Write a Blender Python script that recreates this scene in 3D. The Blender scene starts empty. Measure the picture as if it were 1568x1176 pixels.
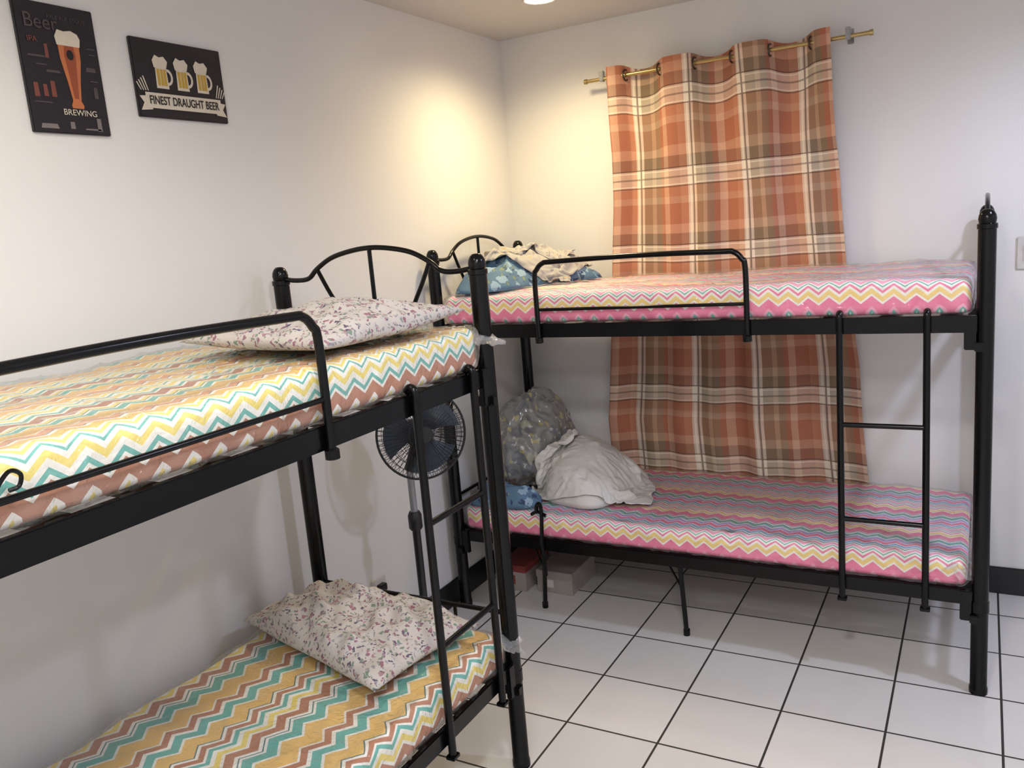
import bpy, bmesh, math, random
import numpy as np
from mathutils import Vector, Matrix, noise
random.seed(4)
D=bpy.data; SC=bpy.context.scene
COL=bpy.context.collection
# ------------------------------------------------------------------ nodes
def srgb(r,g,b):
    f=lambda c:(c/255/12.92) if c/255<=.04045 else ((c/255+.055)/1.055)**2.4
    return (f(r),f(g),f(b),1)
class NT:
    def __init__(s,name):
        s.m=D.materials.new(name);s.m.use_nodes=True;s.t=s.m.node_tree;s.t.nodes.clear()
        s.out=s.t.nodes.new('ShaderNodeOutputMaterial');s.b=s.t.nodes.new('ShaderNodeBsdfPrincipled')
        s.t.links.new(s.b.outputs[0],s.out.inputs[0])
    def n(s,typ,**k):
        x=s.t.nodes.new(typ)
        for a,v in k.items(): setattr(x,a,v)
        return x
    def L(s,a,b): s.t.links.new(a,b)
    def put(s,inp,v):
        if isinstance(v,bpy.types.NodeSocket): s.L(v,inp)
        else: inp.default_value=v
    def math(s,op,a,b=0.,c=0.):
        x=s.n('ShaderNodeMath',operation=op)
        s.put(x.inputs[0],a);s.put(x.inputs[1],b)
        if len(x.inputs)>2: s.put(x.inputs[2],c)
        return x.outputs[0]
    def obj(s): return s.n('ShaderNodeTexCoord').outputs['Object']
    def uv(s): return s.n('ShaderNodeTexCoord').outputs['UV']
    def xyz(s,v):
        x=s.n('ShaderNodeSeparateXYZ');s.L(v,x.inputs[0]);return x.outputs
    def noise(s,v,scale,detail=2,rough=.5,dist=0):
        x=s.n('ShaderNodeTexNoise');s.L(v,x.inputs['Vector']);x.inputs['Scale'].default_value=scale
        x.inputs['Detail'].default_value=detail;x.inputs['Roughness'].default_value=rough;x.inputs['Distortion'].default_value=dist
        return x.outputs['Fac']
    def ramp(s,fac,stops,interp='LINEAR'):
        x=s.n('ShaderNodeValToRGB');r=x.color_ramp;r.interpolation=interp
        r.elements[0].position=stops[0][0];r.elements[0].color=stops[0][1]
        r.elements[1].position=stops[1][0];r.elements[1].color=stops[1][1]
        for p,c in stops[2:]:
            e=r.elements.new(p);e.color=c
        s.L(fac,x.inputs[0]);return x.outputs[0]
    def mix(s,f,a,b,mode='MIX'):
        x=s.n('ShaderNodeMix',data_type='RGBA',blend_type=mode)
        s.put(x.inputs[0],f);s.put(x.inputs[6],a);s.put(x.inputs[7],b);return x.outputs[2]
    def bump(s,h,strength=.3,dist=.01):
        x=s.n('ShaderNodeBump');x.inputs['Strength'].default_value=strength;x.inputs['Distance'].default_value=dist
        s.L(h,x.inputs['Height']);s.L(x.outputs[0],s.b.inputs['Normal']);return x.outputs[0]
    def set(s,**k):
        for a,v in k.items(): s.put(s.b.inputs[a.replace('_',' ')],v)
def plain(name,col,rough=.5,metal=0,nscale=40,var=.08,coat=0,emit=None,spec=.5):
    t=NT(name);o=t.obj();f=t.noise(o,nscale,1)
    dark=tuple(c*(1-var) for c in col[:3])+(1,);lite=tuple(min(1,c*(1+var)) for c in col[:3])+(1,)
    t.set(Base_Color=t.mix(f,dark,lite),Roughness=rough,Metallic=metal,Coat_Weight=coat,Specular_IOR_Level=spec)
    if emit: t.set(Emission_Color=emit[0],Emission_Strength=emit[1])
    return t.m
# ------------------------------------------------------------------ mesh
def newobj(name,verts,faces,mat=None,smooth=False,parent=None,loc=(0,0,0)):
    me=D.meshes.new(name);me.from_pydata([tuple(v) for v in verts],[],faces);me.update()
    if mat: me.materials.append(mat)
    if smooth:
        for p in me.polygons:p.use_smooth=True
    o=D.objects.new(name,me);COL.objects.link(o);o.location=loc
    if parent:o.parent=parent
    return o
def empty(name,loc=(0,0,0)):
    e=D.objects.new(name,None);COL.objects.link(e);e.location=loc;e.empty_display_size=.1;return e
class MB:
    def __init__(s): s.v=[];s.f=[]
    def add(s,v,f):
        k=len(s.v);s.v+= [tuple(x) for x in v];s.f+=[tuple(i+k for i in g) for g in f]
    def box(s,x0,x1,y0,y1,z0,z1,bev=.002):
        bm=bmesh.new();bmesh.ops.create_cube(bm,size=1)
        for v in bm.verts: v.co=Vector(((x0+x1)/2+v.co.x*(x1-x0),(y0+y1)/2+v.co.y*(y1-y0),(z0+z1)/2+v.co.z*(z1-z0)))
        if bev: bmesh.ops.bevel(bm,geom=bm.edges[:],offset=bev,segments=2,affect='EDGES')
        bm.verts.index_update();s.add([v.co for v in bm.verts],[[v.index for v in f.verts] for f in bm.faces]);bm.free()
    def tube(s,pts,r,seg=12,closed=False):
        pts=[Vector(p) for p in pts];n=len(pts);V=[];F=[]
        rr=r if isinstance(r,(list,tuple)) else [r]*n
        up=None
        for i,p in enumerate(pts):
            if closed: t=(pts[(i+1)%n]-pts[i-1]).normalized()
            else: t=(pts[min(i+1,n-1)]-pts[max(i-1,0)]).normalized()
            if up is None:
                up=Vector((0,0,1)) if abs(t.z)<.9 else Vector((1,0,0))
            a=(up-t*up.dot(t)).normalized();b=t.cross(a);up=a
            for k in range(seg):
                w=2*math.pi*k/seg;V.append(p+(a*math.cos(w)+b*math.sin(w))*rr[i])
        for i in range(n if closed else n-1):
            j=(i+1)%n
            for k in range(seg):F.append((i*seg+k,i*seg+(k+1)%seg,j*seg+(k+1)%seg,j*seg+k))
        if not closed:
            F.append(tuple(reversed(range(seg))));F.append(tuple((n-1)*seg+k for k in range(seg)))
        s.add(V,F)
    def lathe(s,prof,c,seg=24,axis='Z'):
        V=[];F=[];n=len(prof)
        for r,z in prof:
            for k in range(seg):
                w=2*math.pi*k/seg;V.append((c[0]+r*math.cos(w),c[1]+r*math.sin(w),c[2]+z))
        for i in range(n-1):
            for k in range(seg):F.append((i*seg+k,i*seg+(k+1)%seg,(i+1)*seg+(k+1)%seg,(i+1)*seg+k))
        F.append(tuple(reversed(range(seg))));F.append(tuple((n-1)*seg+k for k in range(seg)))
        s.add(V,F)
    def make(s,name,mat,smooth=True,parent=None,auto=True):
        o=newobj(name,s.v,s.f,mat,smooth,parent)
        if smooth and auto:
            try: o.data.set_sharp_from_angle(angle=math.radians(38))
            except Exception: pass
        return o
def smoothpath(pts,n=8):
    P=[Vector(p) for p in pts];P=[P[0]*2-P[1]]+P+[P[-1]*2-P[-2]];o=[]
    for i in range(1,len(P)-2):
        for k in range(n):
            t=k/n;a,b,c,d=P[i-1:i+3]
            o.append(.5*((2*b)+(c-a)*t+(2*a-5*b+4*c-d)*t*t+(3*b-a-3*c+d)*t**3))
    o.append(P[-2]);return o
# ------------------------------------------------------------------ materials
def wallmat(name,col,rough=.33):
    t=NT(name);o=t.obj();f=t.noise(o,1.6,2,.5);g=t.noise(o,3,2,.5)
    c=t.mix(f,tuple(x*.97 for x in col[:3])+(1,),col)
    t.set(Base_Color=c,Roughness=t.math('MULTIPLY_ADD',g,.12,rough-.06))
    h=t.math('ADD',t.noise(o,6,1,.4),t.math('MULTIPLY',t.noise(o,130,1),.05))
    t.bump(h,.08,.010);return t.m
M_wall=wallmat('wall_paint',(.775,.765,.745,1),.33)
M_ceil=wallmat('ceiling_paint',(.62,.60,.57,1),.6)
def tilemat():
    T=.3314;tx=.2389;ty=-1.2210
    t=NT('floor_tiles');o=t.obj();x,y,z=t.xyz(o)[:3]
    def line(c,off):
        q=t.math('DIVIDE',t.math('SUBTRACT',c,off),T);fr=t.math('FRACT',q)
        d=t.math('MINIMUM',fr,t.math('SUBTRACT',1.,fr))
        return t.math('MULTIPLY',d,T),t.math('FLOOR',q)
    dx,ix=line(x,tx);dy,iy=line(y,ty)
    d=t.math('MINIMUM',dx,dy)
    w=t.n('ShaderNodeTexWhiteNoise',noise_dimensions='2D');cb=t.n('ShaderNodeCombineXYZ');t.L(ix,cb.inputs[0]);t.L(iy,cb.inputs[1]);t.L(cb.outputs[0],w.inputs['Vector'])
    c=t.mix(w.outputs['Value'],(.69,.67,.64,1),(.74,.72,.69,1))
    c=t.mix(t.math('MULTIPLY',t.noise(o,3,4,.6),.3),c,(.54,.50,.44,1))
    g=t.math('LESS_THAN',d,.0038)
    c=t.mix(g,c,(.03,.026,.022,1))
    rg=t.math('MULTIPLY_ADD',g,.6,t.math('MULTIPLY_ADD',t.noise(o,6,3),.12,.07))
    t.set(Base_Color=c,Roughness=rg)
    s=t.n('ShaderNodeMapRange');t.L(d,s.inputs[0])
    s.inputs[1].default_value=.001;s.inputs[2].default_value=.006;s.inputs[3].default_value=0;s.inputs[4].default_value=1
    t.bump(t.math('ADD',s.outputs[0],t.math('MULTIPLY',t.noise(o,14,2),.25)),.25,.002);return t.m
M_floor=tilemat()
M_black=plain('black_gloss_steel',(.0022,.0022,.0025,1),.2,.0,60,.3,0,None,.28)
M_blackm=plain('matte_black_trim',(.010,.009,.010,1),.4)
M_board=plain('dark_plywood',(.04,.028,.02,1),.7)
M_brass=plain('brushed_brass',(.50,.38,.17,1),.3,.9)
M_steel=plain('grey_steel',(.35,.35,.36,1),.3,.9)
M_dgrom=plain('dark_bronze',(.08,.06,.05,1),.35,.8)
def chevron(name,axis_long,sgn,cols,vtop,scale,amp=.8,half=.034,hazek=.2,haze=(.88,.87,.86,1)):
    t=NT(name);o=t.obj();X=t.xyz(o);u=X[axis_long];a=X[1-axis_long];z=X[2]
    v=t.math('SUBTRACT',t.math('MULTIPLY',a,float(sgn)),z)
    v=t.math('ADD',v,t.math('MULTIPLY',t.noise(o,4,1),.012))
    pp=t.math('PINGPONG',u,half)
    P=sum(c[1] for c in cols)/100*scale
    v=t.math('ADD',t.math('ADD',v,t.math('MULTIPLY',pp,amp)),-vtop-.006-half/2*amp+20*P)
    w=t.math('FRACT',t.math('DIVIDE',v,P))
    st=[];acc=0
    for c,k in cols: st.append((acc/sum(q[1] for q in cols),c));acc+=k
    col=t.ramp(w,st,'CONSTANT')
    hz=t.math('MULTIPLY_ADD',t.noise(o,7,3,.6,.8),hazek,-.02)
    col=t.mix(hz,col,haze)  # whitish sheen of the plastic cover, painted into the fabric colour in patches
    t.set(Base_Color=col,Roughness=.6)
    return t.m
W=srgb(250,247,236);GOLD=srgb(240,196,98);YEL=srgb(246,222,98);TEAL=srgb(84,180,166);DT=srgb(34,104,106);BR=srgb(184,112,66);OR=srgb(226,154,98)
PK=srgb(242,108,152);LP=srgb(248,164,190);LIL=srgb(186,158,218);YB=srgb(248,216,114);BL=srgb(112,178,218)
colsA=[(TEAL,.5),(W,1.0),(YEL,1.2),(W,1.2),(TEAL,.9),(W,.7),(BR,2.4),(W,.8),(YEL,.9),
       (DT,.3),(W,.6),(TEAL,1.5),(W,.5),(GOLD,3.2),(W,.5),(OR,1.8),(DT,.3),(W,.8),(GOLD,2.2),(W,.7),(YEL,.8),(W,.8)]
colsA2=[(TEAL,.9),(W,.9),(YEL,1.0),(W,.7),(BR,1.8),(W,.7),(DT,.3),(W,.5),(TEAL,2.0),(W,.5),(GOLD,3.4),(W,.4),(BR,1.4),(W,.8),(TEAL,1.8),(W,.5),(GOLD,2.8),(DT,.3),(W,.6),(BR,1.2),(W,.6)]
colsB=[(TEAL,.45),(W,.7),(PK,.7),(W,.8),(YB,1.3),(W,.6),(PK,2.6),(LP,.7),(TEAL,.5),(W,.7),
       (DT,.35),(TEAL,1.3),(W,.6),(LIL,1.5),(W,.4),(PK,1.7),(W,.5),(BL,1.2),(W,.6),(DT,.45),(W,.6),(LP,1.3),(W,.5)]
M_chevA=chevron('chevron_mattress_fabric_warm',1,1,colsA,.325,1.25)
M_chevA2=chevron('chevron_mattress_fabric_gold',1,1,colsA2,.335,1.7,.8,.044,.16)
M_chevB=chevron('chevron_mattress_fabric_pink',0,-1,colsB,.325,1.3)
def floral(name,base,spots,coat=0,bsc=18,bs=.35):
    t=NT(name);o=t.obj()
    c=base
    nz=t.n('ShaderNodeTexNoise');nz.inputs['Scale'].default_value=60;nz.inputs['Detail'].default_value=1;t.L(o,nz.inputs['Vector'])
    ad=t.mix(.03,o,nz.outputs['Color'])
    for k,(col,sc,th) in enumerate(spots):
        v=t.n('ShaderNodeTexVoronoi');mp=t.n('ShaderNodeMapping');mp.inputs['Location'].default_value=(k*3.7,k*1.3,k*.7);t.L(ad,mp.inputs[0])
        t.L(mp.outputs[0],v.inputs['Vector']);v.inputs['Scale'].default_value=sc
        f=t.math('LESS_THAN',v.outputs['Distance'],th)
        c=t.mix(f,c,col)
    t.set(Base_Color=c,Roughness=.75,Coat_Weight=coat,Coat_Roughness=.12)
    t.bump(t.noise(o,bsc,3,.6),bs,.012);return t.m
M_pillow=floral('floral_pillowcase',srgb(196,188,180),[(srgb(120,136,120),46,.25),(srgb(146,104,118),40,.25),(srgb(96,84,104),46,.22),(srgb(166,126,132),32,.2),(srgb(150,146,150),60,.24)])
M_duvet=floral('bagged_duvet_print',srgb(128,128,126),[(srgb(156,156,142),9,.40),(srgb(112,114,118),13,.38),(srgb(166,158,118),17,.24),(srgb(172,172,168),24,.22)],coat=1,bsc=14,bs=.7)
M_blue=floral('blue_print_blanket',srgb(84,114,140),[(srgb(140,166,184),16,.36),(srgb(46,66,98),24,.3),(srgb(116,132,106),20,.2)])
M_whitecloth=floral('white_cotton',srgb(206,203,197),[(srgb(200,197,190),20,.2)])
M_whiteprint=floral('grey_print_cloth',srgb(172,168,162),[(srgb(138,136,142),26,.28),(srgb(176,160,126),18,.2)])
def filmmat(haze=.05,k=.9,name='clear_plastic_film'):
    """thin crinkled polythene: fresnel gloss + slight milky haze over transparency"""
    t=NT(name);o=t.obj();t.t.nodes.remove(t.b)
    rd=t.n('ShaderNodeTexNoise');t.L(o,rd.inputs['Vector']);rd.inputs['Scale'].default_value=26;rd.inputs['Detail'].default_value=3;rd.inputs['Roughness'].default_value=.6;rd.inputs['Distortion'].default_value=1.6
    b=t.n('ShaderNodeBump');b.inputs['Strength'].default_value=.8;b.inputs['Distance'].default_value=.018;t.L(rd.outputs['Fac'],b.inputs['Height'])
    fr=t.n('ShaderNodeFresnel');fr.inputs['IOR'].default_value=1.42;t.L(b.outputs[0],fr.inputs['Normal'])
    f=t.math('MINIMUM',t.math('MULTIPLY_ADD',fr.outputs[0],k,.01),.42)
    tr=t.n('ShaderNodeBsdfTransparent');tr.inputs[0].default_value=(1,1,1,1)
    df=t.n('ShaderNodeBsdfDiffuse');df.inputs[0].default_value=(.95,.95,.95,1)
    m0=t.n('ShaderNodeMixShader');m0.inputs[0].default_value=haze;t.L(tr.outputs[0],m0.inputs[1]);t.L(df.outputs[0],m0.inputs[2])
    gl=t.n('ShaderNodeBsdfGlossy');gl.inputs['Roughness'].default_value=.09;gl.inputs['Color'].default_value=(1,1,1,1);t.L(b.outputs[0],gl.inputs['Normal'])
    mx=t.n('ShaderNodeMixShader');t.L(f,mx.inputs[0]);t.L(m0.outputs[0],mx.inputs[1]);t.L(gl.outputs[0],mx.inputs[2])
    t.L(mx.outputs[0],t.out.inputs[0]);return t.m
M_film=filmmat()
M_film2=filmmat(.16,1.6,'clear_plastic_film_folded')
# ------------------------------------------------------------------ room
RX=3.7;RY=-5.3;ZC=2.6423
def slab(name,x0,x1,y0,y1,z0,z1,m):
    b=MB();b.box(x0,x1,y0,y1,z0,z1,0);return b.make(name,m,False)
slab('floor',-.1,RX+.1,RY-.1,.1,-.1,0,M_floor)
slab('ceiling',-.1,RX+.1,RY-.1,.1,ZC,ZC+.1,M_ceil)
slab('wall_left',-.1,0,RY-.1,.1,0,ZC,M_wall)
slab('wall_back',0,RX,0,.1,0,ZC,M_wall)
slab('wall_right',RX,RX+.1,RY-.1,.1,0,ZC,M_wall)
slab('wall_front',0,RX,RY-.1,RY,0,ZC,M_wall)
b=MB();b.box(.012,RX,-.012,0,0,.12,.003);b.make('baseboard_back',M_blackm,False)
b=MB();b.box(0,.012,RY,0,0,.12,.003);b.make('baseboard_left',M_blackm,False)
# ------------------------------------------------------------------ bunk beds
R=.0265
def post(b,x,y,h=1.65):
    b.lathe([(.022,0),(.029,.001),(.029,.022),(R,.026),(R,.30),(R+.0025,.303),(R+.0025,.34),(R,.343),(R,h-.062),(R+.003,h-.06),(R+.003,h-.046),(R-.002,h-.043),(R-.000,h-.030),(R-.002,h-.018),(R-.008,h-.007),(.012,h-.001),(.004,h)],(x,y,0))
def bed(name,P,L,W_,guard,ladder,rungs,mid_legs=None,extra=None):
    e=empty(name,P(0,0,0))
    def mk(b,n,m=M_black):
        o=b.make(n,m);o.parent=e;o.matrix_parent_inverse=Matrix.Translation(-e.location);return o
    for i,(u,w) in enumerate([(0,0),(0,W_),(L,0),(L,W_)]):
        b=MB();q=P(u,w,0);post(b,q[0],q[1]);mk(b,'post_%d'%(i+1))
    def rbox(b,u0,u1,w0,w1,z0,z1,bev=.003):
        a=P(u0,w0,z0);c=P(u1,w1,z1)
        b.box(min(a[0],c[0]),max(a[0],c[0]),min(a[1],c[1]),max(a[1],c[1]),min(a[2],c[2]),max(a[2],c[2]),bev)
    for tag,z0,z1 in (('upper',1.262,1.318),('lower',.325,.378)):
        b=MB()
        rbox(b,.02,L-.02,W_-.004,W_+.014,z0,z1);rbox(b,.02,L-.02,W_-.03,W_-.003,z0,z0+.006)
        rbox(b,.02,L-.02,.0,.018,z0,z1)
        rbox(b,-.012,.012,.02,W_-.02,z0,z1);rbox(b,L-.012,L+.012,.02,W_-.02,z0,z1)
        for u in (.0,L):
            s=1 if u==0 else -1
            for w in (0,W_):
                ww=w+(.016 if w else 0)
                rbox(b,min(u+s*.025,u+s*.06),max(u+s*.025,u+s*.06),ww-.012,ww+.006,z0-.055,z1+.0)
                rbox(b,min(u,u+s*.03),max(u,u+s*.03),w-.032,w+.032,z0-.06,z0-.03)
        mk(b,tag+'_side_rails')
        b=MB()
        for k in range(11):
            u=.1+k*(L-.2)/10;rbox(b,u-.035,u+.035,.02,W_-.005,z0+.03,z0+.042)
        mk(b,tag+'_slats',M_board)
    for i,u in enumerate((0,L)):
        b=MB();c=W_/2
        pts=[(.02,1.608),(.07,1.602),(.125,1.606),(.165,1.635),(.23,1.667),(.31,1.684),(c,1.69)]
        pts=pts+[(W_-a,z) for a,z in reversed(pts[:-1])]
        b.tube(smoothpath([P(u,a,z) for a,z in pts],5),.008,10)
        b.tube([P(u,c,1.69),P(u,c,1.31)],.007,8)
        for s in (1,-1):
            q=[(c-s*(c-.165),1.635),(c-s*(c-.20),1.57),(c-s*(c-.245),1.49),(c-s*(c-.25),1.42),(c-s*(c-.235),1.31)]
            b.tube(smoothpath([P(u,a,z) for a,z in q],4),.007,8)
        b.tube([P(u,.02,.53),P(u,W_-.02,.53)],.008,8)
        for a in (.2,c,W_-.2): b.tube([P(u,a,.53),P(u,a,.37)],.006,8)
        mk(b,'headboard' if i==0 else 'footboard')
    g0,g1=guard;b=MB();w=W_+.024;zt=1.572
    pts=[P(g0,w,1.262),P(g0,w,1.50),P(g0+.012,w,1.54),P(g0+.04,w,1.565),P(g0+.09,w,zt-.003),P((g0+g1)/2,w,zt+.002),P(g1-.09,w,zt-.003),P(g1-.04,w,1.565),P(g1-.012,w,1.54),P(g1,w,1.50),P(g1,w,1.262)]
    b.tube(smoothpath(pts,6),.0105,12);b.tube([P(g0,w,1.378),P(g1,w,1.378)],.0065,10)
    for g in (g0,g1):
        q=P(g,w,1.262);b.lathe([(.012,-.022),(.017,-.02),(.017,.0),(.012,.004)],q,12)
    mk(b,'guard_rail')
    l0,l1=ladder;b=MB();w=W_+.026
    for l in (l0,l1):
        pts=[P(l,w-.026,1.326),P(l,w-.012,1.335),P(l,w,1.325),P(l,w,1.30),P(l,w,.9),P(l,w,.30)]
        b.tube(smoothpath(pts[:4],4)+[Vector(P(l,w,.9)),Vector(P(l,w,.30))],.0115,12)
        rbox(b,l-.016,l+.016,w-.014,w+.014,.29,.302,.002)
    for z in rungs: b.tube([P(l0,w,z),P(l1,w,z)],.009,10)
    mk(b,'ladder')
    if mid_legs:
        b=MB()
        for (u,w0,z0,u2,w2) in mid_legs:
            a=Vector(P(u,w0,z0));c=Vector(P(u2,w2,0.004))
            b.tube([a,c],.0105,8);b.tube([c+Vector((0,0,-.003)),c+Vector((0,0,.022))],.014,10)
            b.tube([Vector(P(u-.05,w0,z0)),a.lerp(c,.35)],.005,6)
        mk(b,'support_legs')
    if extra:
        b=MB()
        for pts,r in extra: b.tube(smoothpath([P(*p) for p in pts],6),r,8)
        mk(b,'hooks')
    return e
AY=-1.824;AX0=.093;AX1=.867;WA=AX1-AX0
PA=lambda u,w,z:(AX0+w,AY-u,z)
bed('bunk_bed',PA,1.95,WA,(.725,1.60),(.12,.40),(.62,.97),[(.97,.70,.33,.97,.64)],
    extra=[([(1.45,WA+.024,1.378),(1.44,WA+.026,1.40),(1.42,WA+.028,1.42),(1.405,WA+.030,1.412),(1.41,WA+.030,1.395),(1.425,WA+.028,1.392)],.0035)])
BX0=.057;BX1=2.158;BY0=-.866;BY1=-.084;WB=BY1-BY0
PB=lambda u,w,z:(BX0+u,BY1-w,z)
bed('bunk_bed',PB,BX1-BX0,WB,(.505,1.352),(1.665,1.935),(.60,.945),[(1.045,.77,.33,1.045,.725),(.43,.77,.33,.37,.69)],
    extra=[([(.425,WB+.022,.50),(.43,WB+.024,.535),(.445,WB+.024,.54),(.45,WB+.024,.50),(.445,WB+.024,.42),(.44,WB+.022,.33),(.43,WB-.01,.2)],.009),
           ([(.40,WB+.022,.49),(.43,WB+.024,.505),(.47,WB+.022,.49)],.008)])
# ------------------------------------------------------------------ mattresses
def film_shell(mt,sx,sy,sz,seed):
    lx=sy>sx;Lg,Wd=(sy,sx) if lx else (sx,sy)
    off=.003;hw=Wd/2+off;hz=sz/2+off;r=.028
    prof=[]
    def seg(a,b,n):
        for i in range(n):prof.append((a[0]+(b[0]-a[0])*i/n,a[1]+(b[1]-a[1])*i/n))
    def arc(cx,cz,a0,n=5):
        for i in range(n):
            w=a0+math.pi/2*i/n;prof.append((cx+r*math.cos(w),cz+r*math.sin(w)))
    seg((hw,-hz+r),(hw,hz-r),9);arc(hw-r,hz-r,0);seg((hw-r,hz),(-hw+r,hz),62);arc(-hw+r,hz-r,math.pi/2)
    seg((-hw,hz-r),(-hw,-hz+r),4);arc(-hw+r,-hz+r,math.pi);seg((-hw+r,-hz),(hw-r,-hz),8);arc(hw-r,-hz+r,1.5*math.pi)
    K=len(prof);rings=[]
    hl=Lg/2+off
    for s in (.25,.5,.75,.95): rings.append((-hl,s))
    for i in range(5):
        w=math.pi/2*i/5;rings.append((-hl+r*(1-math.sin(w)) if False else -hl+r*(1-math.cos(w)),('in',r*(1-math.sin(w)))))
    n=int((Lg-2*r)/.0125)
    for i in range(n+1): rings.append((-hl+r+(2*hl-2*r)*i/n,('in',0)))
    for i in range(4,-1,-1):
        w=math.pi/2*i/5;rings.append((hl-r*(1-math.cos(w)),('in',r*(1-math.sin(w)))))
    for s in (.95,.75,.5,.25): rings.append((hl,s))
    V=[];F=[]
    for l,sp in rings:
        for a,z in prof:
            if isinstance(sp,tuple):
                k=1-sp[1]/hw;kz=1-sp[1]/hz;aa,zz=a*k,z*kz
            else:
                k=sp;aa,zz=a*(1-r/hw)*k,z*(1-r/hz)*k
            p=Vector((aa,l,zz)) if lx else Vector((l,-aa,zz))
            q=p+Vector((seed*5,0,0))
            tz=max(0,zz/sz+.5)
            base=tz*(.012*noise.noise(q*3.5)+.004*noise.noise(q*14))
            wv=noise.noise_vector(q*6)*.35
            st=Vector((q.x*1.,q.y*1.,q.z*.6))
            rid=max(0,1-abs(noise.noise(st*9+wv*3))*5)
            rid2=max(0,1-abs(noise.noise(st*21+wv*4+Vector((9,1,0))))*4)
            side=1 if abs(a)>hw-.01 else .0
            d=.001+.0065*rid*(1+.5*side)+.003*rid2
            nrm=Vector((0,0,0))
            if z>hz-.02: nrm.z+=1
            if z<-hz+.02: nrm.z-=.3
            if abs(a)>hw-.02:
                sg=math.copysign(1,a)
                nrm+= Vector((sg,0,0)) if lx else Vector((0,-sg,0))
            if not isinstance(sp,tuple) or sp[1]>0.004:
                sg=math.copysign(1,l);nrm+= Vector((0,sg,0)) if lx else Vector((sg,0,0))
            if nrm.length>0:nrm.normalize()
            V.append(p+nrm*d+Vector((0,0,base)))
    for i in range(len(rings)-1):
        for k in range(K):F.append((i*K+k,(i+1)*K+k,(i+1)*K+(k+1)%K,i*K+(k+1)%K))
    o=newobj('plastic_cover',V,F,M_film,True,None);o.parent=mt;return o
def mattress(x0,x1,y0,y1,z0,z1,m,seed):
    bm=bmesh.new();bmesh.ops.create_cube(bm,size=1)
    cx,cy,cz=(x0+x1)/2,(y0+y1)/2,(z0+z1)/2;sx,sy,sz=x1-x0,y1-y0,z1-z0
    for v in bm.verts:v.co=Vector((v.co.x*sx,v.co.y*sy,v.co.z*sz))
    bmesh.ops.bevel(bm,geom=bm.edges[:],offset=.026,segments=4,affect='EDGES',profile=.5)
    def dice(n,a,b,ax):
        for k in range(1,n):
            co=[0,0,0];no=[0,0,0];co[ax]=a+(b-a)*k/n;no[ax]=1
            bmesh.ops.bisect_plane(bm,geom=bm.verts[:]+bm.edges[:]+bm.faces[:],plane_co=co,plane_no=no)
    dice(int(sx/.03),-sx/2,sx/2,0);dice(int(sy/.03),-sy/2,sy/2,1);dice(4,-sz/2,sz/2,2)
    for v in bm.verts:
        p=v.co+Vector((seed*5,0,0));k=(v.co.z/sz+.5)
        v.co.z+=k*(.012*noise.noise(p*3.5)+.004*noise.noise(p*14))
        e=.003+.003*noise.noise(p*9)
        if abs(v.co.x)>sx/2-.03: v.co.x-=math.copysign(1,v.co.x)*(e)
        if abs(v.co.y)>sy/2-.03: v.co.y-=math.copysign(1,v.co.y)*(e)
    me=D.meshes.new('mattress');bm.to_mesh(me);bm.free();me.materials.append(m)
    for p in me.polygons:p.use_smooth=True
    o=D.objects.new('mattress',me);COL.objects.link(o);o.location=(cx,cy,cz)
    film_shell(o,sx,sy,sz,seed)
    return o
MA1=mattress(.105,.872,-3.73,-1.86,1.322,1.444,M_chevA,1)
MA2=mattress(.105,.872,-3.73,-1.86,.381,.488,M_chevA2,2)
MB1=mattress(.095,2.122,-.872,-.110,1.322,1.442,M_chevB,3)
MB2=mattress(.095,2.122,-.872,-.110,.381,.485,M_chevB,4)
# ------------------------------------------------------------------ pillows
def pillow(corners,z,h,seed,crump=.02):
    C4=[Vector((a,b,0)) for a,b in corners];cen=sum(C4,Vector())/4
    n=60;V=[];F=[]
    def pos(i,j,side):
        u=i/(n-1);v=j/(n-1)
        p=(C4[0]*(1-u)+C4[1]*u)*(1-v)+(C4[3]*(1-u)+C4[2]*u)*v-cen
        a=2*u-1;b=2*v-1
        k=1-.07*(1-a*a)*(abs(b)**3)-.07*(1-b*b)*(abs(a)**3)
        p*=k
        e=max(0,(1-abs(a)**2.6))*max(0,(1-abs(b)**2.6));e=e**.42
        q=p+Vector((seed*7,seed,0))
        w=noise.noise(q*4.5)*crump+ (abs(noise.noise(q*8+Vector((3,1,0))))-.2)*crump*-1.3+noise.noise(q*22)*crump*.25
        w-=abs(noise.noise(q*13+noise.noise_vector(q*5)*.6))*crump*.8
        edge=noise.noise(q*6)*.018
        if side>0: zz=.035+e*(h*.72+w)+edge*(1-e)
        else: zz=.035*(1-e)+edge*(1-e)+e*0.0
        return Vector((p.x,p.y,max(zz,0.002)))
    idx={}
    for side in (1,-1):
        for i in range(n):
            for j in range(n):
                rim=i in(0,n-1) or j in(0,n-1)
                if side<0 and rim: idx[side,i,j]=idx[1,i,j];continue
                idx[side,i,j]=len(V);V.append(pos(i,j,side))
    for side in (1,-1):
        for i in range(n-1):
            for j in range(n-1):
                f=[idx[side,i,j],idx[side,i+1,j],idx[side,i+1,j+1],idx[side,i,j+1]]
                F.append(tuple(f if side>0 else reversed(f)))
    return newobj('pillow',V,F,M_pillow,True,None,(cen.x,cen.y,z))
pillow([(.36,-2.48),(.865,-2.51),(.862,-1.90),(.32,-1.89)],1.455,.085,1,.03)
pillow([(.07,-2.17),(.76,-2.36),(.83,-1.93),(.15,-1.88)],.50,.13,2,.05)
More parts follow.
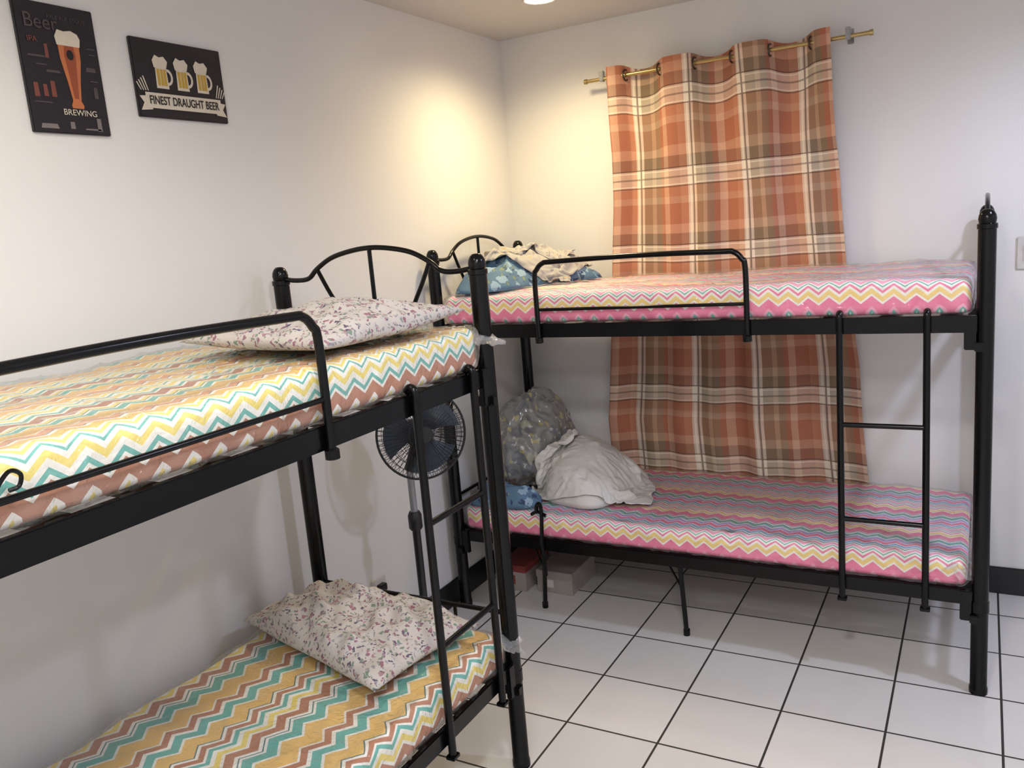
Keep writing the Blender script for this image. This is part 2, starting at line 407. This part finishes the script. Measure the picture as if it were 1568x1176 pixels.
# ------------------------------------------------------------------ cloth heaps
def heap(name,outline,z,h,m,seed,fold=.03,peak=None,pw=.6,nr=40,na=96,freq=7):
    P=[Vector((a,b,0)) for a,b in outline];c=sum(P,Vector())/len(P)
    loop=[];K=len(P)
    for k in range(na):
        t=k/na*K;i=int(t);f=t-i
        a,b2,c2,d=P[(i-1)%K],P[i%K],P[(i+1)%K],P[(i+2)%K]
        loop.append(.5*((2*b2)+(c2-a)*f+(2*a-5*b2+4*c2-d)*f*f+(3*b2-a-3*c2+d)*f**3)-c)
    V=[];F=[]
    pk=(Vector((peak[0],peak[1],0))-c) if peak else Vector()
    for r in range(nr):
        rr=r/(nr-1)
        for k in range(na):
            p=pk*(1-rr)+loop[k]*rr
            prof=(1-rr**2)**pw
            q=Vector((p.x,p.y,0))+Vector((seed*4.1,seed,seed))
            wv=noise.noise_vector(q*freq)*.5
            rid=1-abs(noise.noise((q+wv*.12)*freq))*2.4
            rid2=1-abs(noise.noise((q*1.7+wv*.2)*freq*1.3))*2
            zz=h*prof+fold*(rid*.7+rid2*.35-.3)*min(1,(1-rr)*5)+.004
            V.append((p.x,p.y,max(0,zz)) if rr<1 else (p.x,p.y,0.0))
    for r in range(nr-1):
        for k in range(na):
            F.append((r*na+k,(r+1)*na+k,(r+1)*na+(k+1)%na,r*na+(k+1)%na))
    F.append(tuple(reversed([(nr-1)*na+k for k in range(na)])))
    return newobj(name,V,F,m,True,None,(c.x,c.y,z))
OUT1=[(.12,-.80),(.32,-.80),(.44,-.52),(.58,-.24),(.34,-.13),(.12,-.16)]
OUT3=[(.42,-.66),(.56,-.76),(.72,-.74),(.79,-.42),(.66,-.26),(.44,-.28)]
H1=heap('blue_blanket',OUT1,1.452,.125,M_blue,3,.045,(.26,-.46),.75)
def sack(name,c,r,m,seed,us=128,vs=80):
    bm=bmesh.new();bmesh.ops.create_uvsphere(bm,u_segments=us,v_segments=vs,radius=1)
    for v in bm.verts:
        p=v.co.copy();q=p*1.0+Vector((seed,0,0))
        s=1+.14*noise.noise(q*1.5)
        wv=noise.noise_vector(q*2)
        rid=1-abs(noise.noise(q*3.0+wv*.7))*2.4
        rid2=1-abs(noise.noise(q*6.5+wv*1.1))*2.4
        s+=.075*rid+.035*rid2
        z=p.z;tp=1-.22*max(0,z)**1.5
        v.co=Vector((p.x*r[0]*s*tp,p.y*r[1]*s*tp,z*s*r[2]))
        v.co.z=max(v.co.z,-r[2]*.92)
    me=D.meshes.new(name);bm.to_mesh(me);bm.free();me.materials.append(m)
    for p in me.polygons:p.use_smooth=True
    o=D.objects.new(name,me);COL.objects.link(o);o.location=c;return o
SK=sack('bagged_duvet',(.255,-.44,.705),(.185,.25,.225),M_duvet,2)
H2=heap('blue_blanket',[(.13,-.86),(.36,-.86),(.44,-.80),(.40,-.70),(.2,-.69),(.12,-.72)],.494,.08,M_blue,9,.03)
CORE=heap('laundry_core',OUT3,.494,.215,M_whitecloth,8,.03,peak=(.52,-.50),pw=.85,freq=5)
# ---- draped cloth pieces (simulated once at build time, then frozen to plain meshes)
def sheet(name,sx,sy,n,loc,rotz,seed,m,wave=.035,tilt=0):
    V=[];F=[];nx=n;ny=int(n*sy/sx)
    for j in range(ny):
        for i in range(nx):
            x=(i/(nx-1)-.5)*sx;y=(j/(ny-1)-.5)*sy;q=Vector((x+seed,y,seed*.3))
            V.append((x+noise.noise(q*6)*.02,y+noise.noise(q*6+Vector((5,0,0)))*.02,wave*noise.noise(q*9)+wave*.8*math.sin(x*38+3*noise.noise(q*4))*.6+x*tilt))
    for j in range(ny-1):
        for i in range(nx-1):
            k=j*nx+i;F.append((k,k+1,k+nx+1,k+nx))
    o=newobj(name,V,F,m,True,None,loc);o.rotation_euler=(0,0,rotz)
    md=o.modifiers.new('c','CLOTH');s=md.settings;s.quality=5;s.mass=.25;s.tension_stiffness=12;s.compression_stiffness=12;s.shear_stiffness=4;s.bending_stiffness=.06;s.air_damping=1.5
    cs=md.collision_settings;cs.distance_min=.007;cs.use_self_collision=True;cs.self_distance_min=.005;cs.self_friction=8
    md.point_cache.frame_start=1;md.point_cache.frame_end=60
    return o
cl=[];prox=[]
try:
    for (x0,x1,y0,y1,z) in ((.06,1.1,-.95,-.1,.490),(.06,.9,-.95,-.1,1.450)):
        bm=bmesh.new();bmesh.ops.create_grid(bm,x_segments=6,y_segments=6,size=.5)
        for v in bm.verts:v.co=Vector(((x0+x1)/2+v.co.x*(x1-x0),(y0+y1)/2+v.co.y*(y1-y0),z))
        me=D.meshes.new('p');bm.to_mesh(me);bm.free();o=D.objects.new('p',me);COL.objects.link(o);prox.append(o)
    prox.append(sack('p',(.255,-.44,.705),(.185,.25,.225),M_duvet,2,32,20))
    prox.append(heap('p',OUT1,1.452,.125,M_blue,3,.045,(.26,-.46),.75,nr=12,na=32))
    prox.append(heap('p',OUT3,.494,.215,M_whitecloth,8,.03,peak=(.52,-.50),pw=.85,freq=5,nr=12,na=32))
    for o in prox:
        o.modifiers.new('col','COLLISION');o.collision.thickness_outer=.006;o.collision.cloth_friction=30
    cl.append(sheet('white_shirt',.64,.54,56,(.58,-.53,.93),.35,1,M_whitecloth,.045,-.1))
    cl.append(sheet('grey_print_shirt',.42,.44,44,(.30,-.42,1.68),.2,4,M_whiteprint,.09))
    cl.append(sheet('grey_print_shirt',.36,.34,40,(.28,-.42,1.82),.8,7,M_whiteprint,.12))
    for f in range(1,52): SC.frame_set(f)
    dg=bpy.context.evaluated_depsgraph_get()
    for o in cl:
        me=D.meshes.new_from_object(o.evaluated_get(dg))
        o.modifiers.clear();o.data=me
        sd=o.modifiers.new('thick','SOLIDIFY');sd.thickness=.003
        sb=o.modifiers.new('sub','SUBSURF');sb.levels=2;sb.render_levels=2
        for p in me.polygons:p.use_smooth=True
    SC.frame_set(1)
except Exception as ex:
    print('CLOTH FAIL',ex)
for o in prox: D.objects.remove(o,do_unlink=True)
if cl:
    CORE.parent=cl[0];CORE.matrix_parent_inverse=(Matrix.Translation(cl[0].location)@Matrix.Rotation(.35,4,'Z')).inverted()
# ------------------------------------------------------------------ plastic corner flaps
def film_tuft(mt,c,r,seed,out):
    V=[];F=[];n=22;ox=Vector(out)
    for i in range(n):
        for j in range(n):
            a=(i/(n-1)-.5)*2;bb=j/(n-1)
            side=Vector((-ox.y,ox.x,0)).normalized()
            p=side*a*r[0]*(1-.5*bb)+ox*bb*r[1]+Vector((0,0,(1-a*a)*r[2]*(1-bb*.6)-.02*bb))
            q=p+Vector((seed,0,0));w=noise.noise_vector(q*25)*.022+noise.noise_vector(q*70)*.010
            V.append(p+w)
    for i in range(n-1):
        for j in range(n-1):F.append((i*n+j,i*n+j+1,(i+1)*n+j+1,(i+1)*n+j))
    o=newobj('plastic_cover_corner',V,F,M_film2,True,None);o.location=Vector(c)-mt.location;o.parent=mt
    return o
film_tuft(MA1,(.845,-1.86,1.40),(.08,.085,.03),1,(.75,.65,0))
film_tuft(MA2,(.845,-1.86,.44),(.07,.075,.03),2,(.75,.65,0))
film_tuft(MB2,(2.09,-.85,.44),(.06,.05,.03),3,(.6,-.8,0))
# ------------------------------------------------------------------ curtain
def plaid():
    t=NT('plaid_curtain_cotton');X=t.xyz(t.uv())
    PV=.30;PH=.345
    def bands(c,P,stops):
        return t.ramp(t.math('FRACT',t.math('DIVIDE',c,P)),stops,'CONSTANT')
    rust=srgb(174,106,78);org=srgb(196,134,102);oliv=srgb(138,121,94);brn=srgb(116,89,74);crm=srgb(240,228,210);bei=srgb(188,165,134);pch=srgb(212,170,144)
    V=bands(X[0],PV,[(0,rust),(.20,org),(.32,crm),(.48,oliv),(.62,bei),(.69,oliv),(.80,rust),(.88,pch)])
    H=bands(X[1],PH,[(0,rust),(.13,pch),(.22,org),(.36,crm),(.58,brn),(.74,pch),(.86,rust)])
    c=t.mix(.40,V,H)
    c=t.mix(.12,c,t.mix(1.,V,H,'MULTIPLY'))
    def ln(co,P,a,w):
        f=t.math('FRACT',t.math('DIVIDE',co,P));return t.math('MULTIPLY',t.math('GREATER_THAN',f,a),t.math('LESS_THAN',f,a+w))
    wl=t.math('MAXIMUM',ln(X[0],PV,.35,.035),ln(X[1],PH,.37,.016))
    wl=t.math('MAXIMUM',wl,ln(X[1],PH,.55,.016))
    c=t.mix(t.math('MULTIPLY',wl,.5),c,srgb(246,236,220))
    dk=t.math('MAXIMUM',ln(X[0],PV,.405,.03),t.math('MULTIPLY',ln(X[1],PH,.46,.022),.8))
    dk=t.math('MAXIMUM',dk,t.math('MAXIMUM',ln(X[1],PH,.345,.014),ln(X[1],PH,.585,.014)))
    c=t.mix(t.math('MULTIPLY',dk,.72),c,srgb(66,50,46))
    fine=t.noise(t.uv(),260,1);c=t.mix(t.math('MULTIPLY',fine,.22),c,srgb(146,120,104))
    t.set(Base_Color=c,Roughness=.85)
    t.bump(fine,.15,.002);return t.m
M_curt=plaid()
def interp(z,tab):
    for (a,x),(b_,y) in zip(tab,tab[1:]):
        if a<=z<=b_: return x+(y-x)*(z-a)/(b_-a)
    return tab[0][1] if z<tab[0][0] else tab[-1][1]
def curtain():
    nx,nz=260,110;V=[];UV=[];F=[];zt=2.40;zb=.45
    Lx=[(.45,.50),(.72,.49),(1.0,.52),(1.5,.565),(2.0,.60),(2.4,.61)]
    Rx=[(.45,1.72),(.7,1.70),(1.0,1.685),(1.45,1.635),(2.0,1.60),(2.4,1.59)]
    for j in range(nz):
        t=j/(nz-1)
        for i in range(nx):
            s=i/(nx-1);z=zb+(zt-zb)*t
            top=max(0,(z-1.75)/.65)**1.3
            xl=interp(z,Lx);xr=interp(z,Rx)
            x=xl+(xr-xl)*s
            ph=2*math.pi*3*s
            q=Vector((s*3.1,z*.5,0))
            ytop=-.08-.036*math.cos(ph)
            ylow=-.040-.013*math.cos(ph*1.0+.9*noise.noise(q)*3)-.008*math.sin(ph*2.3+z*.7)-.006*noise.noise(Vector((s*14,z*1.6,2)))
            y=ytop*top+ylow*(1-top)
            x+=.010*math.sin(ph*2)*(.4+.6*top)+.006*noise.noise(Vector((s*4,z*3,5)))
            zz=z+(.012*math.cos(ph)-.004*math.cos(ph*2))*t*t if t>.8 else z
            y=min(y,-.012)
            V.append((x,y,zz));UV.append((s*1.22+.26,z+.02*noise.noise(Vector((s*3,z,1)))))
    for j in range(nz-1):
        for i in range(nx-1):F.append((j*nx+i,j*nx+i+1,(j+1)*nx+i+1,(j+1)*nx+i))
    e=empty('curtain',(1.1,-.06,2.36))
    o=newobj('cloth',V,F,M_curt,True)
    uvl=o.data.uv_layers.new(name='UVMap')
    for l in o.data.loops: uvl.data[l.index].uv=UV[l.vertex_index]
    b=MB()
    for k in range(6):
        s=(k+.5)/6;x=.61+.98*s
        pts=[(x+.003*math.cos(w)+.0,-.08+.024*math.cos(w),2.364+.024*math.sin(w)) for w in [2*math.pi*i/20 for i in range(20)]]
        b.tube(pts,.0042,8,True)
    g=b.make('grommets',M_dgrom)
    for p in (o,g): p.parent=e;p.matrix_parent_inverse=Matrix.Translation(-e.location)
    return e
CURT=curtain()
e=empty('curtain_rod',(1.1,-.08,2.364))
b=MB();b.tube([(.49,-.08,2.364),(1.744,-.08,2.364)],.0085,14)
for x in (.485,1.735): b.tube([(x,-.08,2.364),(x+.014,-.08,2.364)],.012,14)
o1=b.make('rod',M_brass)
b=MB()
for x in (.575,1.655):
    b.box(x-.012,x+.012,-.006,0,2.345,2.405,.002);b.tube([(x,-.004,2.37),(x,-.08,2.385)],.006,8);b.box(x-.010,x+.010,-.094,-.066,2.352,2.40,.003)
o2=b.make('brackets',M_steel)
for p in (o1,o2): p.parent=e;p.matrix_parent_inverse=Matrix.Translation(-e.location)
# ------------------------------------------------------------------ posters
M_pbase=plain('poster_board_black',srgb(30,25,30),.45,0,60,.2)
def flat(par,pts,m,k,name):
    x=.012+.0006*k
    V=[(x,a,b_) for a,b_ in pts]+[(x+.0005,a,b_) for a,b_ in pts];n=len(pts)
    F=[tuple(range(n,2*n)),tuple(reversed(range(n)))]+[(i,(i+1)%n,n+(i+1)%n,n+i) for i in range(n)]
    o=newobj(name,V,F,m);o.parent=par;o.matrix_parent_inverse=Matrix.Translation(-par.location);return o
def text(par,s,y,z,size,m,k,sx=1.,name='lettering',align='CENTER',rot=0,off=.0):
    cu=D.curves.new(name,'FONT');cu.body=s;cu.size=size;cu.align_x=align;cu.align_y='CENTER';cu.extrude=.0002;cu.offset=off
    o=D.objects.new(name,cu);COL.objects.link(o)
    mt=Matrix(((0,0,1,.0135+.0006*k),(1,0,0,y),(0,1,0,z),(0,0,0,1)))@Matrix.Rotation(rot,4,'Z')@Matrix.Diagonal((sx,1,1,1))
    bpy.context.view_layer.update()
    me=D.meshes.new_from_object(o.evaluated_get(bpy.context.evaluated_depsgraph_get()));D.objects.remove(o)
    me.transform(mt);me.materials.append(m);o=D.objects.new(name,me);COL.objects.link(o);o.parent=par;o.matrix_parent_inverse=Matrix.Translation(-par.location)
P_w=plain('print_cream',srgb(215,205,188),.5,0,80,.05);P_am=plain('print_amber',srgb(190,112,70),.45);P_am2=plain('print_amber_dark',srgb(150,76,48),.45);P_g=plain('print_grey',srgb(120,112,110),.5);P_y=plain('print_yellow',srgb(190,155,60),.45);P_gd=plain('print_dark_grey',srgb(78,68,72),.5);P_red=plain('print_brown_red',srgb(120,66,56),.5)
def board(name,y0,y1,z0,z1):
    e=empty(name,(0.006,(y0+y1)/2,(z0+z1)/2))
    b=MB();b.box(.0,.012,y0,y1,z0,z1,.002);o=b.make('board',M_pbase);o.parent=e;o.matrix_parent_inverse=Matrix.Translation(-e.location);return e
p1=board('beer_poster',-2.54,-2.318,2.058,2.386)
c=-2.405
glass=[(c-.016,2.125),(c+.016,2.125),(c+.018,2.132),(c+.012,2.145),(c+.018,2.19),(c+.029,2.25),(c+.031,2.30),(c-.031,2.30),(c-.029,2.25),(c-.018,2.19),(c-.012,2.145),(c-.018,2.132)]
flat(p1,glass,P_am,1,'beer_glass')
flat(p1,[(c-.006,2.15),(c+.006,2.15),(c+.016,2.26),(c+.013,2.285),(c-.013,2.285),(c-.016,2.26)],P_am2,2,'beer_shade')
flat(p1,[(c+.010*math.cos(a),2.262+.013*math.sin(a)) for a in [i*math.pi/8 for i in range(16)]],M_pbase,3,'emblem')
foam=[(c-.033,2.285),(c+.032,2.285),(c+.036,2.305),(c+.030,2.318),(c+.012,2.325),(c-.008,2.321),(c-.026,2.324),(c-.036,2.306)]
flat(p1,foam,P_w,2,'foam')
text(p1,'Beer',-2.475,2.335,.052,P_gd,1,.95);text(p1,'BREWING',-2.402,2.113,.022,P_w,1)
text(p1,'PALE ALE  STOUT',-2.40,2.352,.014,P_gd,1);text(p1,'IPA',-2.505,2.29,.02,P_red,1)
for k,(y,z,w,h,m) in enumerate([(-2.515,2.165,.014,.035,P_red),(-2.49,2.165,.012,.03,P_red),(-2.468,2.17,.014,.04,P_red),(-2.345,2.17,.012,.03,P_gd),(-2.46,2.215,.04,.006,P_gd),(-2.50,2.25,.05,.005,P_gd),(-2.35,2.23,.03,.012,P_gd),(-2.495,2.075,.05,.012,P_g),(-2.43,2.08,.014,.018,P_g),(-2.35,2.085,.014,.034,P_g),(-2.37,2.072,.05,.004,P_g),(-2.50,2.135,.05,.003,P_gd),(-2.47,2.265,.010,.035,P_red),(-2.34,2.27,.02,.003,P_gd),(-2.34,2.285,.024,.003,P_gd),(-2.345,2.20,.026,.003,P_gd),(-2.49,2.23,.03,.003,P_gd)]):
    flat(p1,[(y-w/2,z-h/2),(y+w/2,z-h/2),(y+w*.42,z+h/2),(y-w*.42,z+h/2)],m,1,'motif_%d'%k)
p2=board('beer_mug_poster',-2.21,-1.88,2.12,2.342)
for i in range(3):
    c=-2.115+i*.075;z0=2.205
    flat(p2,[(c-.024,z0),(c+.020,z0),(c+.017,z0+.068),(c-.021,z0+.068)],P_w,1,'mug_%d'%i)
    for d in (-.013,-.001,.010):
        flat(p2,[(c+d-.0045,z0+.008),(c+d+.0045,z0+.008),(c+d+.0045,z0+.055),(c+d-.0045,z0+.055)],P_y,2,'beer_%d'%i)
    flat(p2,[(c-.026,z0+.058),(c+.018,z0+.060),(c+.024,z0+.078),(c+.012,z0+.092),(c-.004,z0+.088),(c-.018,z0+.094),(c-.030,z0+.078)],P_w,3,'foam_%d'%i)
    hp=[]
    for a in range(9):
        w=-math.pi/2+a*math.pi/8;hp.append((c+.019+.019*math.cos(w),z0+.034+.024*math.sin(w)))
    for a in range(8,-1,-1):
        w=-math.pi/2+a*math.pi/8;hp.append((c+.019+.012*math.cos(w),z0+.034+.016*math.sin(w)))
    flat(p2,hp,P_w,1,'handle_%d'%i)
flat(p2,[(-2.185,2.146),(-1.905,2.146),(-1.905,2.190),(-2.185,2.190)],P_w,4,'ribbon')
flat(p2,[(-2.205,2.138),(-2.165,2.142),(-2.165,2.182),(-2.205,2.178),(-2.192,2.16)],P_w,2,'ribbon_tail_l')
flat(p2,[(-1.885,2.138),(-1.925,2.142),(-1.925,2.182),(-1.885,2.178),(-1.898,2.16)],P_w,2,'ribbon_tail_r')
text(p2,'FINEST DRAUGHT BEER',-2.045,2.168,.034,M_pbase,5,.72,off=.0005)
for s in (-1,1):
    for k in range(4):
        y=-2.045+s*(.125+.008*k);flat(p2,[(y,2.195),(y+s*.003,2.195),(y+s*.016,2.235-.006*k),(y+s*.012,2.235-.006*k)],P_w,1,'wheat_%d'%k)
# ------------------------------------------------------------------ pedestal fan
def fan():
    e=empty('pedestal_fan',(.26,-1.44,0))
    M_fan=plain('fan_black_plastic',(.012,.012,.015,1),.4);M_bl=plain('fan_blade_blue',(.020,.034,.055,1),.35)
    M_wp=plain('fan_pole_grey',(.32,.33,.35,1),.3,.3)
    def mk(b,n,m):
        o=b.make(n,m);o.parent=e;o.matrix_parent_inverse=Matrix.Translation(-e.location)
    px,py=.25,-1.44
    b=MB();b.lathe([(.17,0),(.175,.012),(.15,.028),(.05,.045),(.03,.06),(.025,.10)],(px,py,0),32);mk(b,'base',M_fan)
    b=MB();b.tube([(px,py,.09),(px,py,.66)],.016,14);b.lathe([(.02,0),(.027,.01),(.027,.06),(.02,.075)],(px,py,.60),16);mk(b,'lower_pole',M_fan)
    b=MB();b.tube([(px,py,.6),(px,py,.86)],.014,14);mk(b,'inner_pole',M_wp)
    cpos=Vector((.345,-1.47,.995));ax=Vector((.75,-.62,.12)).normalized()
    uu=ax.cross(Vector((0,0,1))).normalized();vv=uu.cross(ax)
    def T(a,b_,c_): return cpos+uu*a+vv*b_+ax*c_
    b=MB();b.tube([T(0,0,-.14),T(0,0,-.13),T(0,0,-.06),T(0,0,-.04)],[.03,.05,.055,.04],20);b.tube([(px,py,.84),T(0,-.03,-.09)],.02,10);mk(b,'motor',M_fan)
    b=MB();Rr=.168
    for s,dep in ((1,.05),(-1,-.045)):
        for rr in (.03,.06,.09,.12,.145): b.tube([T(rr*math.cos(w),rr*math.sin(w),s*abs(dep)*math.sqrt(max(0,1-(rr/Rr)**3))) for w in [2*math.pi*i/36 for i in range(36)]],.0012,4,True)
        for k in range(56):
            w=2*math.pi*k/56
            b.tube([T(rr*math.cos(w),rr*math.sin(w),s*abs(dep)*math.sqrt(max(0,1-(rr/Rr)**3))) for rr in (.025,.07,.11,.14,.157,.168)],.0012,4)
    b.tube([T(Rr*math.cos(w),Rr*math.sin(w),0) for w in [2*math.pi*i/48 for i in range(48)]],.0045,8,True)
    b.tube([T(0,0,.045),T(0,0,.052)],.028,20)
    mk(b,'grille',M_fan)
    b=MB()
    for k in range(3):
        w0=2*math.pi*k/3;V=[];F=[]
        for i in range(8):
            rr=.025+i/7*.12
            for j in range(7):
                w=w0+(-.5+j/6*1.35)*(.9+.25*i/7);V.append(T(rr*math.cos(w),rr*math.sin(w),-.022+j/6*.04))
        for i in range(7):
            for j in range(6):F.append((i*7+j,i*7+j+1,(i+1)*7+j+1,(i+1)*7+j))
        b.add(V,F)
    b.tube([T(0,0,-.03),T(0,0,.03)],.03,20)
    mk(b,'blades',M_bl)
fan()
# ------------------------------------------------------------------ boxes under bed
M_wbox=plain('white_card',srgb(205,200,195),.6);M_gbox=plain('grey_card',srgb(160,152,146),.6);M_rbox=plain('red_card',srgb(140,62,58),.5)
def carton(name,x0,x1,y0,y1,h,m,m2,m3):
    e=empty(name,((x0+x1)/2,(y0+y1)/2,0))
    b=MB();b.box(x0+.003,x1-.003,y0+.003,y1-.003,0,h-.004,.002);o=b.make('body',m)
    b=MB();b.box(x0,x1,y0,y1,h-.035,h,.002);o2=b.make('lid',m2)
    b=MB();b.box(x0+.05,x0+.09,y0+.0015,y0+.004,h*.25,h*.6,0);o3=b.make('label',m3)
    for p in (o,o2,o3): p.parent=e;p.matrix_parent_inverse=Matrix.Translation(-e.location)
carton('shoe_box',.31,.50,-.63,-.36,.11,M_gbox,M_gbox,M_wbox)
carton('shoe_box',.12,.27,-.66,-.40,.13,M_gbox,M_rbox,M_rbox)
e=empty('light_switch',(2.31,-.006,1.45));b=MB();b.box(2.262,2.345,-.010,0,1.385,1.515,.004);o=b.make('plate',M_wbox)
b=MB();b.box(2.285,2.322,-.014,-.008,1.42,1.48,.002);o2=b.make('rocker',M_wbox)
for p in (o,o2): p.parent=e;p.matrix_parent_inverse=Matrix.Translation(-e.location)
e=empty('wall_outlet',(.005,-1.41,.32));b=MB();b.box(0,.009,-1.455,-1.365,.285,.355,.003);o=b.make('plate',M_wbox)
b=MB();b.box(.009,.035,-1.43,-1.39,.30,.33,.003);b.tube(smoothpath([(.03,-1.41,.30),(.045,-1.42,.2),(.05,-1.5,.06),(.1,-1.5,.012),(.2,-1.47,.01)],8),.003,6);o2=b.make('plug_and_cord',M_blackm)
for p in (o,o2): p.parent=e;p.matrix_parent_inverse=Matrix.Translation(-e.location)
# ------------------------------------------------------------------ lights
def downlight(x,y,col,power,spot=2.55,blend=.35,r=.05,em=12):
    e=empty('recessed_downlight',(x,y,ZC))
    b=MB()
    b.tube([(x+.069*math.cos(w),y+.069*math.sin(w),ZC-.003) for w in [2*math.pi*i/40 for i in range(40)]],.006,8,True)
    o=b.make('trim_ring',M_wbox)
    dm=plain('lamp_diffuser',(.9,.9,.9,1),.4,emit=(col+(1,),em));dm.cycles.emission_sampling='NONE'
    b=MB();b.lathe([(.064,-.006),(.064,-.002)],(x,y,ZC),32);g=b.make('diffuser',dm)
    for p in (o,g): p.parent=e;p.matrix_parent_inverse=Matrix.Translation(-e.location)
    l=D.lights.new('lamp','SPOT');l.energy=power;l.color=col;l.spot_size=spot;l.spot_blend=blend;l.shadow_soft_size=r
    q=D.objects.new('lamp',l);COL.objects.link(q);q.location=(x,y,ZC-.03);q.parent=e;q.matrix_parent_inverse=Matrix.Translation(-e.location)
warm=(1.,.80,.46);cool=(.68,.74,1.)
downlight(.52,-.57,warm,72,2.75,.95,.08)
downlight(.75,-3.0,(1.,.92,.78),20,2.9,.5,.08)
downlight(1.85,-3.1,(.98,.96,.98),90,2.9,.4,.1)
downlight(2.9,-1.3,cool,90,2.9,.5,.08)
def area(name,loc,rot,size,col,power):
    l=D.lights.new(name,'AREA');l.energy=power;l.color=col;l.shape='RECTANGLE';l.size,l.size_y=size
    o=D.objects.new(name,l);COL.objects.link(o);o.location=loc;o.rotation_euler=rot;return o
area('ceiling_panel_lamp',(2.2,-4.4,ZC-.03),(0,0,0),(1.2,.5),(.96,.96,1.),42)
w=D.worlds.new('w');SC.world=w;w.use_nodes=True;w.node_tree.nodes['Background'].inputs[0].default_value=(0,0,0,1)
# ------------------------------------------------------------------ camera
Rm=[[0.8723,0.01703,-0.48868],[0.48197,-0.1986,0.85338],[-0.08252,-0.97993,-0.18145]]
M=Matrix([[Rm[i][0],-Rm[i][1],-Rm[i][2]] for i in range(3)])
c=D.cameras.new('camera');c.sensor_width=36;c.lens=1282.14/1568*36;c.clip_start=.02
co=D.objects.new('camera',c);COL.objects.link(co);co.matrix_world=Matrix.Translation((2.149,-3.9171,1.7106))@M.to_4x4()
SC.camera=co
SC.view_settings.view_transform='Standard'
